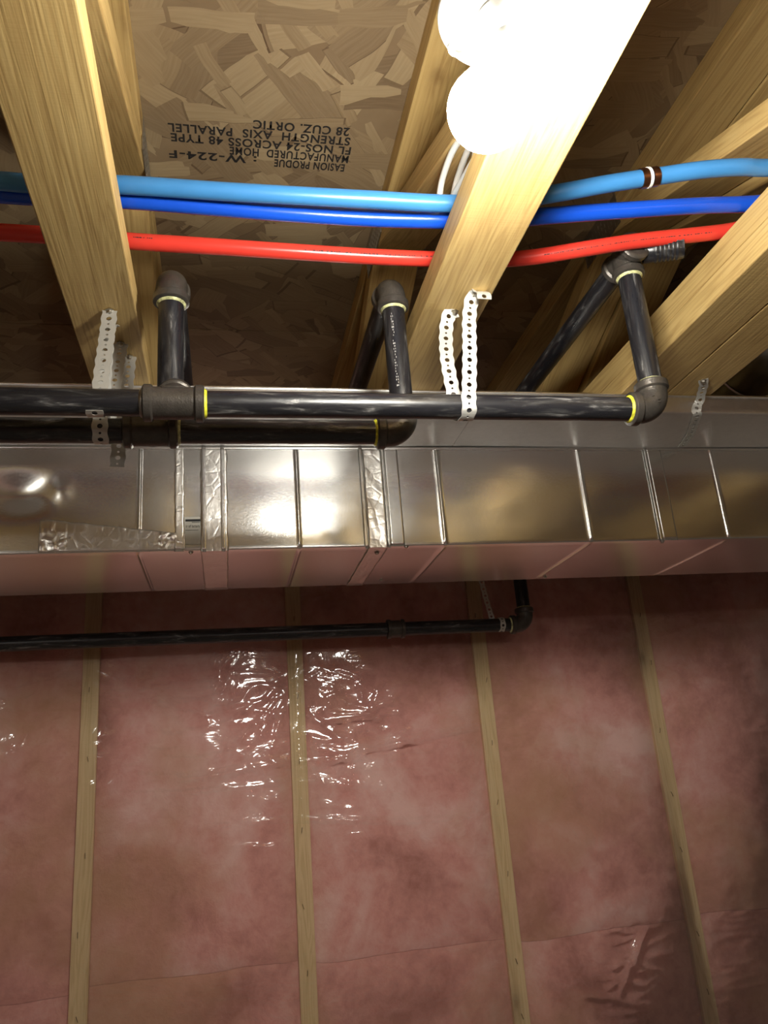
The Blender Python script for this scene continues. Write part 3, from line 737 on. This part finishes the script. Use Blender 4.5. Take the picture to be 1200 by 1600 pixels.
def tee(parent, c, d, br, r=0.0205, half=0.036, dopes=('pipe dope', 'bright pipe dope', 'pipe dope'), rib=True):
    c, d, br = V(c), V(d).normalized(), V(br).normalized(); bm = bmesh.new()
    sweep(bm, [c-d*half, c+d*half], r, 36); sweep(bm, [c, c+br*half], r, 36)
    for q in (d, -d, br): lathe(bm, c+q*(half-0.011), q, [(-0.001, r-0.001), (0, r+0.001), (0.002, r+0.003), (0.010, r+0.003), (0.012, r+0.001), (0.0125, PR)], 36)
    if rib:
        f = d.cross(br); f = f if f.y < 0 else -f
        box_c = c+f*(r+0.0003)
        b2 = bmesh.new(); box(b2, (-0.014, -0.0022, -0.0016), (0.014, 0.0022, 0.0016), 0.0008)
        M3 = Matrix((d, br, f)).transposed()
        for v in b2.verts: v.co = box_c + M3 @ v.co
        me = bpy.data.meshes.new('t'); b2.to_mesh(me); b2.free(); bm.from_mesh(me)
    e = obj('tee', bm, 'malleable iron', parent)
    for q, dm in zip((-d, d, br), dopes):
        if dm:
            bm = bmesh.new(); lathe(bm, c+q*(half+0.0015), q, [(-0.002, PR+0.0028), (0.0, PR+0.0026), (0.0025, PR+0.0006), (0.004, PR-0.001)], 32); obj('sealant_ring', bm, dm, e)
    return e
X_, Y_, Z_ = V((1, 0, 0)), V((0, 1, 0)), V((0, 0, 1))
YA, ZA = 0.92, 0.4545
gA = empty('gas_pipe_run', (0, YA, ZA), 'front black iron gas pipe run with a tee, a far elbow and two risers', 'gas pipe')
seg_pipe(gA, (-2.7, YA, ZA), (-0.095, YA, ZA)); seg_pipe(gA, (-0.02, YA, ZA), (0.568, YA, ZA+0.001), 'pipe')
tee(gA, (-0.058, YA, ZA), X_, V((0, 0.75, 0.66)), dopes=('cut pipe thread', 'bright pipe dope', None))
YR = YA+0.027
seg_pipe(gA, (-0.064, YR, ZA+0.018), (-0.064, YR, 0.630), 'riser')
elbow(gA, (-0.064, YR, 0.655), -Z_, Y_)
seg_pipe(gA, (-0.064, YR+0.03, 0.655), (-0.064, 1.97, 0.655), 'branch_pipe')
elbow(gA, (0.598, YA, ZA+0.001), -X_, Z_, dope1='bright pipe dope')
seg_pipe(gA, (0.598, YA, ZA+0.03), (0.598, YA, 0.675), 'riser')
tee(gA, (0.598, YA, 0.706), Y_, -Z_, dopes=(None, 'cut pipe thread', 'pipe dope'), rib=False, half=0.033)
seg_pipe(gA, (0.598, YA+0.03, 0.706), (0.598, 1.97, 0.706), 'branch_pipe')
# nipple with turned threads on the near side of the far tee
bm = bmesh.new(); pr = [(0.02, PR)]
for k in range(6): pr += [(0.035+k*0.006, PR), (0.037+k*0.006, PR+0.0016), (0.039+k*0.006, PR+0.0016), (0.041+k*0.006, PR)]
pr += [(0.077, PR), (0.077, 0)]
lathe(bm, (0.598, YA-0.01, 0.706), V((0.80, -0.36, -0.06)), pr, 32); obj('nipple', bm, 'black pipe varnish', gA)
# embossed ring and marks on the elbow
bm = bmesh.new(); en = V((-0.42, -0.84, -0.33)).normalized(); ec = V((0.5905, YA, ZA+0.009))+en*0.0208
eu = V((1, 0, 0)); eu = (eu-en*eu.dot(en)).normalized(); ew = en.cross(eu); ew = ew if ew.z > 0 else -ew
ep = lambda x, z: ec+eu*x+ew*z-en*((x*x+z*z)/(2*0.026))
sweep(bm, [ep(0.0055*math.cos(a), 0.0055*math.sin(a)) for a in np.arange(0, 2*PI+0.01, 2*PI/24)], 0.0006, 6)
sweep(bm, [ep(0.003*math.cos(a), 0.003*math.sin(a)) for a in np.arange(0.8, 5.4, 0.4)], 0.0005, 6)
for dx, dz in ((0.0105, 0.005), (0.011, 0.001), (0.001, -0.010), (0.003, 0.010)): sweep(bm, [ep(dx-0.0016, dz), ep(dx+0.0016, dz+0.001)], 0.0006, 6)
obj('embossed_mark', bm, 'malleable iron', gA)
# pale stencil dots on the front pipe
bm = bmesh.new()
for i in range(12):
    for j in range(3):
        if (i*7+j*5) % 4: 
            p = V((0.096+i*0.0026, YA, ZA)); a = 1.05+j*0.10; q = p+V((0, -math.cos(a), math.sin(a)))*(PR+0.0002)
            t2 = V((0, math.sin(a), math.cos(a)))
            bm.faces.new([bm.verts.new(q+V((u*0.0005, 0, 0))+t2*(w*0.0005)) for u, w in ((-1, -1), (1, -1), (1, 1), (-1, 1))])
obj('stencil_dots', bm, 'pale ink', gA, False)
YBP, ZB = 1.0, 0.453
gB = empty('gas_pipe_run', (0, YBP, ZB), 'rear black iron gas pipe tucked below and behind the front one, with one riser', 'gas pipe')
seg_pipe(gB, (-2.7, YBP, ZB), (-0.128, YBP, ZB)); seg_pipe(gB, (-0.056, YBP, ZB), (0.222, YBP, ZB))
tee(gB, (-0.092, YBP, ZB), X_, V((0, 1, 0.55)), dopes=(None, 'pipe dope', None), rib=False, half=0.034)
elbow(gB, (0.2525, YBP, ZB), -X_, Z_, dope1='bright pipe dope')
seg_pipe(gB, (0.2525, YBP, ZB+0.03), (0.2525, YBP, 0.668), 'riser')
elbow(gB, (0.2525, YBP, 0.694), -Z_, Y_)
seg_pipe(gB, (0.2525, YBP+0.03, 0.694), (0.2525, 1.97, 0.694), 'branch_pipe')
bm = bmesh.new(); rr = random.Random(3)
for (x, y, z0, z1) in ((0.2525, YBP, 0.52, 0.64),):
    z = z0
    while z < z1:
        a = -0.42; q = V((x+math.sin(a)*(PR+0.0002), y-math.cos(a)*(PR+0.0002), z)); tx = V((math.cos(a), math.sin(a), 0))
        for u in (-1, 0, 1):
            if rr.random() < 0.6: bm.faces.new([bm.verts.new(q+tx*(u*0.0012+s*0.0004)+V((0, 0, w*0.0012))) for s, w in ((-1, -1), (1, -1), (1, 1), (-1, 1))])
        z += 0.0045
obj('stencil_marks', bm, 'pale ink', gB, False)
YC, ZCc = 1.88, 0.333
gC = empty('gas_pipe_run', (0, YC, ZCc), 'low black iron gas pipe crossing in front of the insulated wall below the big duct', 'gas pipe')
zc = lambda x: 0.3365-0.008*(x+0.5)/1.2
seg_pipe(gC, (-2.7, YC, 0.345), (0.385, YC, zc(0.385))); seg_pipe(gC, (0.43, YC, zc(0.43)), (0.715, YC, zc(0.715)))
bm = bmesh.new(); lathe(bm, (0.386, YC, zc(0.4)), X_, [(0, PR), (0, 0.0215), (0.001, 0.0235), (0.008, 0.0235), (0.009, 0.0208), (0.034, 0.0208), (0.035, 0.0235), (0.042, 0.0235), (0.043, 0.0215), (0.043, PR)], 36); obj('coupling', bm, 'malleable iron', gC)
elbow(gC, (0.743, YC, zc(0.72)), -X_, Z_); seg_pipe(gC, (0.743, YC, zc(0.72)+0.03), (0.743, YC, 0.605), 'riser')

# ------------------------------------------------------------------ perforated hanger straps
def strap(path, wdir, label, screws=(), mat='galvanised strap', w=0.0195, pitch=0.0092, twist=None):
    P = catmull(path, 14); L = [0]
    for a, c_ in zip(P, P[1:]): L.append(L[-1]+(c_-a).length)
    tot = L[-1]; n = max(4, int(tot/pitch)); W_ = V(wdir).normalized()
    def at(s):
        s = max(0, min(tot-1e-6, s)); i = 0
        i = int(np.searchsorted(L, s, side='right')-1); i = max(0, min(i, len(P)-2))
        t = (s-L[i])/max(1e-9, L[i+1]-L[i]); return P[i].lerp(P[i+1], t), (P[i+1]-P[i]).normalized()
    bm = bmesh.new()
    def pt(s, v, o=0.0):
        p, t = at(s); wd = W_
        if twist: wd = V(twist(s/tot)).normalized()
        wd = (wd-t*wd.dot(t)).normalized(); return p+wd*v
    for c in range(n):
        s0, s1 = tot*c/n, tot*(c+1)/n; sc = (s0+s1)/2; big = c % 2 == 0; hr = 0.0034 if big else 0.0016
        hw = lambda s: w/2*(1+0.07*math.cos(PI*(s/tot*n-0.5)))
        outer = []
        for k in range(6): outer.append((s0, -hw(s0)+2*hw(s0)*k/6))
        for k in range(6): s = s0+(s1-s0)*k/6; outer.append((s, hw(s)))
        for k in range(6): outer.append((s1, hw(s1)-2*hw(s1)*k/6))
        for k in range(6): s = s1+(s0-s1)*k/6; outer.append((s, -hw(s)))
        vo_, vi_ = [], []
        for (s, v) in outer:
            a = math.atan2(v, s-sc); vo_.append(bm.verts.new(pt(s, v))); vi_.append(bm.verts.new(pt(sc+hr*math.cos(a), hr*math.sin(a))))
        for k in range(24):
            k2 = (k+1) % 24; bm.faces.new((vo_[k], vo_[k2], vi_[k2], vi_[k]))
    bmesh.ops.remove_doubles(bm, verts=bm.verts, dist=0.00005)
    root = empty('hanger_strap', P[0], label, 'pipe strap')
    o = obj('strap_band', bm, mat, root, False); md = o.modifiers.new('thickness', 'SOLIDIFY'); md.thickness = 0.0009; md.offset = 0
    for p, nn_ in screws:
        bm = bmesh.new(); p = V(p); lathe(bm, p, nn_, [(-0.012, 0.002), (0, 0.002), (0, 0.006), (0.0012, 0.0062), (0.0016, 0.0045), (0.005, 0.0043), (0.0056, 0.003), (0.0056, 0)], 6); obj('hex_screw', bm, 'zinc screw', root, False)
    return root
# loop around the front pipe at the middle truss
r0 = PR+0.0012
strap([(0.352, 0.884, 0.600), (0.352, 0.886, 0.611), (0.347, 0.896, 0.6185), (0.340, 0.9025, 0.608), (0.334, 0.904, 0.58), (0.328, YA-r0-0.001, 0.53), (0.322, YA-r0, 0.48), (0.319, YA-r0, ZA+0.004),
       (0.319, YA-r0*0.8, ZA-r0*0.62), (0.318, YA, ZA-r0), (0.316, YA+r0*0.8, ZA-r0*0.62), (0.313, YA+r0, ZA+0.004), (0.310, YA+r0+0.002, 0.50), (0.309, YA+r0+0.006, 0.545), (0.314, 0.948, 0.59), (0.320, 0.946, 0.612), (0.330, 0.943, 0.6185)],
      (1, 0, 0), 'perforated metal strap looped around the front pipe from the middle truss', [((0.346, 0.899, 0.6195), (0, 0, -1)), ((0.328, 0.944, 0.6180), (0, 0, -1))])
# loops at the left truss
r1 = PR+0.0012
strap([(-0.146, 1.004, 0.612), (-0.1475, 0.990, 0.606), (-0.149, 0.9815, 0.59), (-0.1505, 0.981, 0.55), (-0.152, YBP-r1, 0.50), (-0.154, YBP-r1, ZB+0.004), (-0.154, YBP-r1*0.8, ZB-r1*0.62), (-0.154, YBP, ZB-r1),
       (-0.153, YBP+r1*0.8, ZB-r1*0.62), (-0.150, YBP+r1, ZB+0.004), (-0.147, YBP+r1+0.004, 0.50), (-0.144, YBP+0.038, 0.56), (-0.142, 1.055, 0.606), (-0.142, 1.062, 0.6185)],
      (1, 0, 0), 'pale perforated strap looped around the rear pipe from the left truss', [((-0.1465, 1.003, 0.6195), (0, -0.35, -1)), ((-0.142, 1.060, 0.6190), (0, 0, -1))])
strap([(-0.134, 1.098, 0.6185), (-0.134, 1.092, 0.606), (-0.135, 1.075, 0.55), (-0.137, 1.055, 0.49), (-0.138, 1.045, 0.45), (-0.139, 1.040, 0.418)],
      (1, 0, 0), 'short spare perforated strap hanging down behind the rear pipe', [((-0.134, 1.098, 0.6190), (0, 0, -1))])
strap([(-0.150, YA-r0*0.55, ZA-r0*0.86), (-0.150, YA, ZA-r0), (-0.150, YA+r0*0.7, ZA-r0*0.72), (-0.150, YA+r0, ZA), (-0.149, 0.952, 0.52), (-0.147, 0.968, 0.58), (-0.146, 0.975, 0.6185)],
      (1, 0, 0), 'perforated strap tucked under the front pipe at the left truss', [((-0.146, 0.975, 0.6190), (0, 0, -1))])
# strap under the flat duct
strap([(0.838, 1.128, 0.6185), (0.846, 1.142, 0.614), (0.856, 1.165, 0.612), (0.862, 1.182, 0.606), (0.858, 1.1865, 0.598), (0.853, 1.1870, 0.586), (0.857, 1.193, 0.579), (0.872, 1.23, 0.5775), (0.891, 1.275, 0.577), (0.906, 1.330, 0.577)],
      (0.95, -0.3, 0), 'dull crinkled perforated strap wrapped under the shallow duct at the right', [((0.838, 1.130, 0.6180), (0, 0, -1))], w=0.016)
# strap on the low pipe
rc = PR+0.001
strap([(0.640, 1.925, 0.6185), (0.645, 1.92, 0.55), (0.650, 1.91, 0.45), (0.660, YC+rc, 0.36), (0.668, YC+rc, 0.333), (0.674, YC, 0.330-rc), (0.677, YC-rc*0.8, 0.330-rc*0.6), (0.677, YC-rc, 0.333), (0.677, YC-rc*0.7, 0.330+rc*0.7), (0.677, YC, 0.330+rc)],
      (1, 0, 0), 'small perforated strap hanging the low pipe beside its elbow', [], w=0.0135)

# ------------------------------------------------------------------ lampholder, bulbs, cable
LC = V((0.240, 0.470, 0.607))
jb = empty('junction_box', (LC.x, LC.y, 0.625), 'octagonal metal ceiling box fixed beside the middle truss above the lampholder', 'junction box')
bm = bmesh.new(); lathe(bm, (LC.x-0.004, LC.y, 0.612), Z_, [(0, 0.0), (0, 0.046), (0.04, 0.046), (0.042, 0.0)], 8); obj('box_body', bm, 'galvanised plate', jb, False)
lh = empty('lampholder', LC, 'round white plastic lampholder under the ceiling box beside the middle truss', 'lampholder')
bm = bmesh.new(); R0 = 0.0575
lathe(bm, LC, -Z_, [(-0.004, 0), (-0.004, R0-0.001), (-0.001, R0), (0.003, R0), (0.006, R0-0.0015), (0.0085, R0-0.006), (0.010, 0.045), (0.0115, 0.034), (0.013, 0.0295), (0.0155, 0.0275), (0.017, 0.0285), (0.024, 0.0275), (0.036, 0.0245), (0.038, 0.023), (0.038, 0.019), (0.030, 0.0185), (0.030, 0)], 64)
obj('base', bm, 'lampholder plastic', lh)
for p in (V((0.207, 0.503, 0)), V((0.271, 0.443, 0))):
    bm = bmesh.new(); q = V((p.x, p.y, LC.z-0.0100)); lathe(bm, q, -Z_, [(-0.004, 0.009), (0.0012, 0.009), (0.0016, 0.0080), (0.0012, 0.0068), (-0.0005, 0.0062), (-0.0005, 0)], 28); so = obj('screw_boss', bm, 'lampholder plastic', lh)
    bm = bmesh.new(); lathe(bm, q+V((0.001, 0.0, -0.0004)), -Z_, [(0, 0.0042), (0.0012, 0.0042), (0.0018, 0.003), (0.0018, 0)], 20)
    box(bm, (q.x-0.003, q.y-0.0005, q.z-0.0028), (q.x+0.005, q.y+0.0005, q.z-0.002)); obj('screw', bm, 'zinc screw', so)
# two-socket splitter
sp = empty('socket_adapter', LC+V((0, 0, -0.032)), 'white twin socket adapter screwed into the lampholder', 'lamp adapter')
B1 = V((0.222, 0.493, 0.520)); B2 = V((0.278, 0.451, 0.540)); C0 = LC+V((0, 0, -0.044))
bm = bmesh.new(); sweep(bm, [LC+V((0, 0, -0.031)), C0], 0.018, 28)
d1 = (B1-C0).normalized(); d2 = (B2-C0).normalized()
bmesh.ops.create_icosphere(bm, subdivisions=3, radius=0.019, matrix=Matrix.Translation(C0))
obj('body', bm, 'lampholder plastic', sp)
def bulb(c, d, label, mat='lit bulb glass', s=1.0):
    c = V(c); d = V(d).normalized(); t = empty('light_bulb', c-d*0.03*s, label, 'light bulb', 'lit bulbs')
    bm = bmesh.new(); pr = [(-0.034, 0.014), (-0.028, 0.017), (-0.018, 0.0245), (-0.008, 0.0288)]
    pr += [(0.030*math.sin(a), 0.030*math.cos(a)) for a in np.arange(-0.05, PI/2, 0.15)]+[(0.030, 0)]
    lathe(bm, c, d, [(a*s, r*s) for a, r in pr], 40); obj('globe', bm, mat, t)
    bm = bmesh.new(); lathe(bm, c, d, [(-0.052*s, 0), (-0.052*s, 0.0125*s), (-0.034*s, 0.0135*s), (-0.034*s, 0)], 24); obj('collar', bm, 'lampholder plastic', t)
    return t
bulb(B1, (-0.35, 0.35, -0.75), 'lower left of the two glowing bulbs, hanging from the white twin adapter', s=1.15)
bulb(B2, (0.45, -0.30, -0.75), 'upper right of the two glowing bulbs, in front of the middle truss', s=1.12)
# cable coil beside the truss
cb = []
pts = [(0.300, 0.49, 0.668), (0.304, 0.62, 0.668), (0.300, 0.74, 0.690), (0.297, 0.82, 0.705), (0.292, 0.846, 0.722), (0.290, 0.82, 0.738), (0.290, 0.76, 0.735), (0.296, 0.71, 0.715), (0.306, 0.74, 0.700), (0.310, 0.82, 0.712), (0.312, 0.852, 0.728), (0.312, 0.82, 0.744), (0.310, 0.75, 0.735), (0.316, 0.71, 0.712), (0.323, 0.74, 0.700), (0.325, 0.82, 0.716), (0.326, 0.850, 0.730), (0.328, 0.81, 0.742), (0.326, 0.72, 0.715), (0.33, 0.55, 0.668), (0.33, 0.2, 0.668), (0.33, -0.2, 0.668)]
bm = bmesh.new(); sweep(bm, catmull(pts, 10), 0.0042, 14)
tag(obj('electrical_cable', bm, 'cable jacket', None, True, pts[0]), 'white electrical cable looped beside the middle truss behind the bulbs', 'cable')

# bare bulb and holder added behind the camera as fill light
L2 = V((0.55, -2.2, 0.607))
lh2 = empty('lampholder', L2, 'white lampholder added for the fill bulb behind the camera', 'lampholder')
bm = bmesh.new(); lathe(bm, L2, -Z_, [(-0.012, 0), (-0.012, R0), (0.003, R0), (0.010, 0.045), (0.013, 0.0295), (0.036, 0.0245), (0.038, 0.019), (0.030, 0)], 40); obj('base', bm, 'lampholder plastic', lh2)
bulb(L2+V((0, 0, -0.09)), (0, 0, -1), 'single fill bulb added behind the camera', 'fill bulb glass')
L3 = V((-1.38, -0.9, 0.607))  # second added bulb: more fill, and glints on the duct's left end
lh3 = empty('lampholder', L3, 'white lampholder added for the fill bulb off to the left, out of the picture', 'lampholder')
bm = bmesh.new(); lathe(bm, L3, -Z_, [(-0.012, 0), (-0.012, R0), (0.003, R0), (0.010, 0.045), (0.013, 0.0295), (0.036, 0.0245), (0.038, 0.019), (0.030, 0)], 40); obj('base', bm, 'lampholder plastic', lh3)
bulb(L3+V((0, 0, -0.09)), (0, 0, -1), 'single fill bulb added off to the left, out of the picture', 'fill bulb glass')

# ------------------------------------------------------------------ lift everything so the floor is at zero
for o in list(S.objects):
    if o.parent is None: o.location.z += LIFT
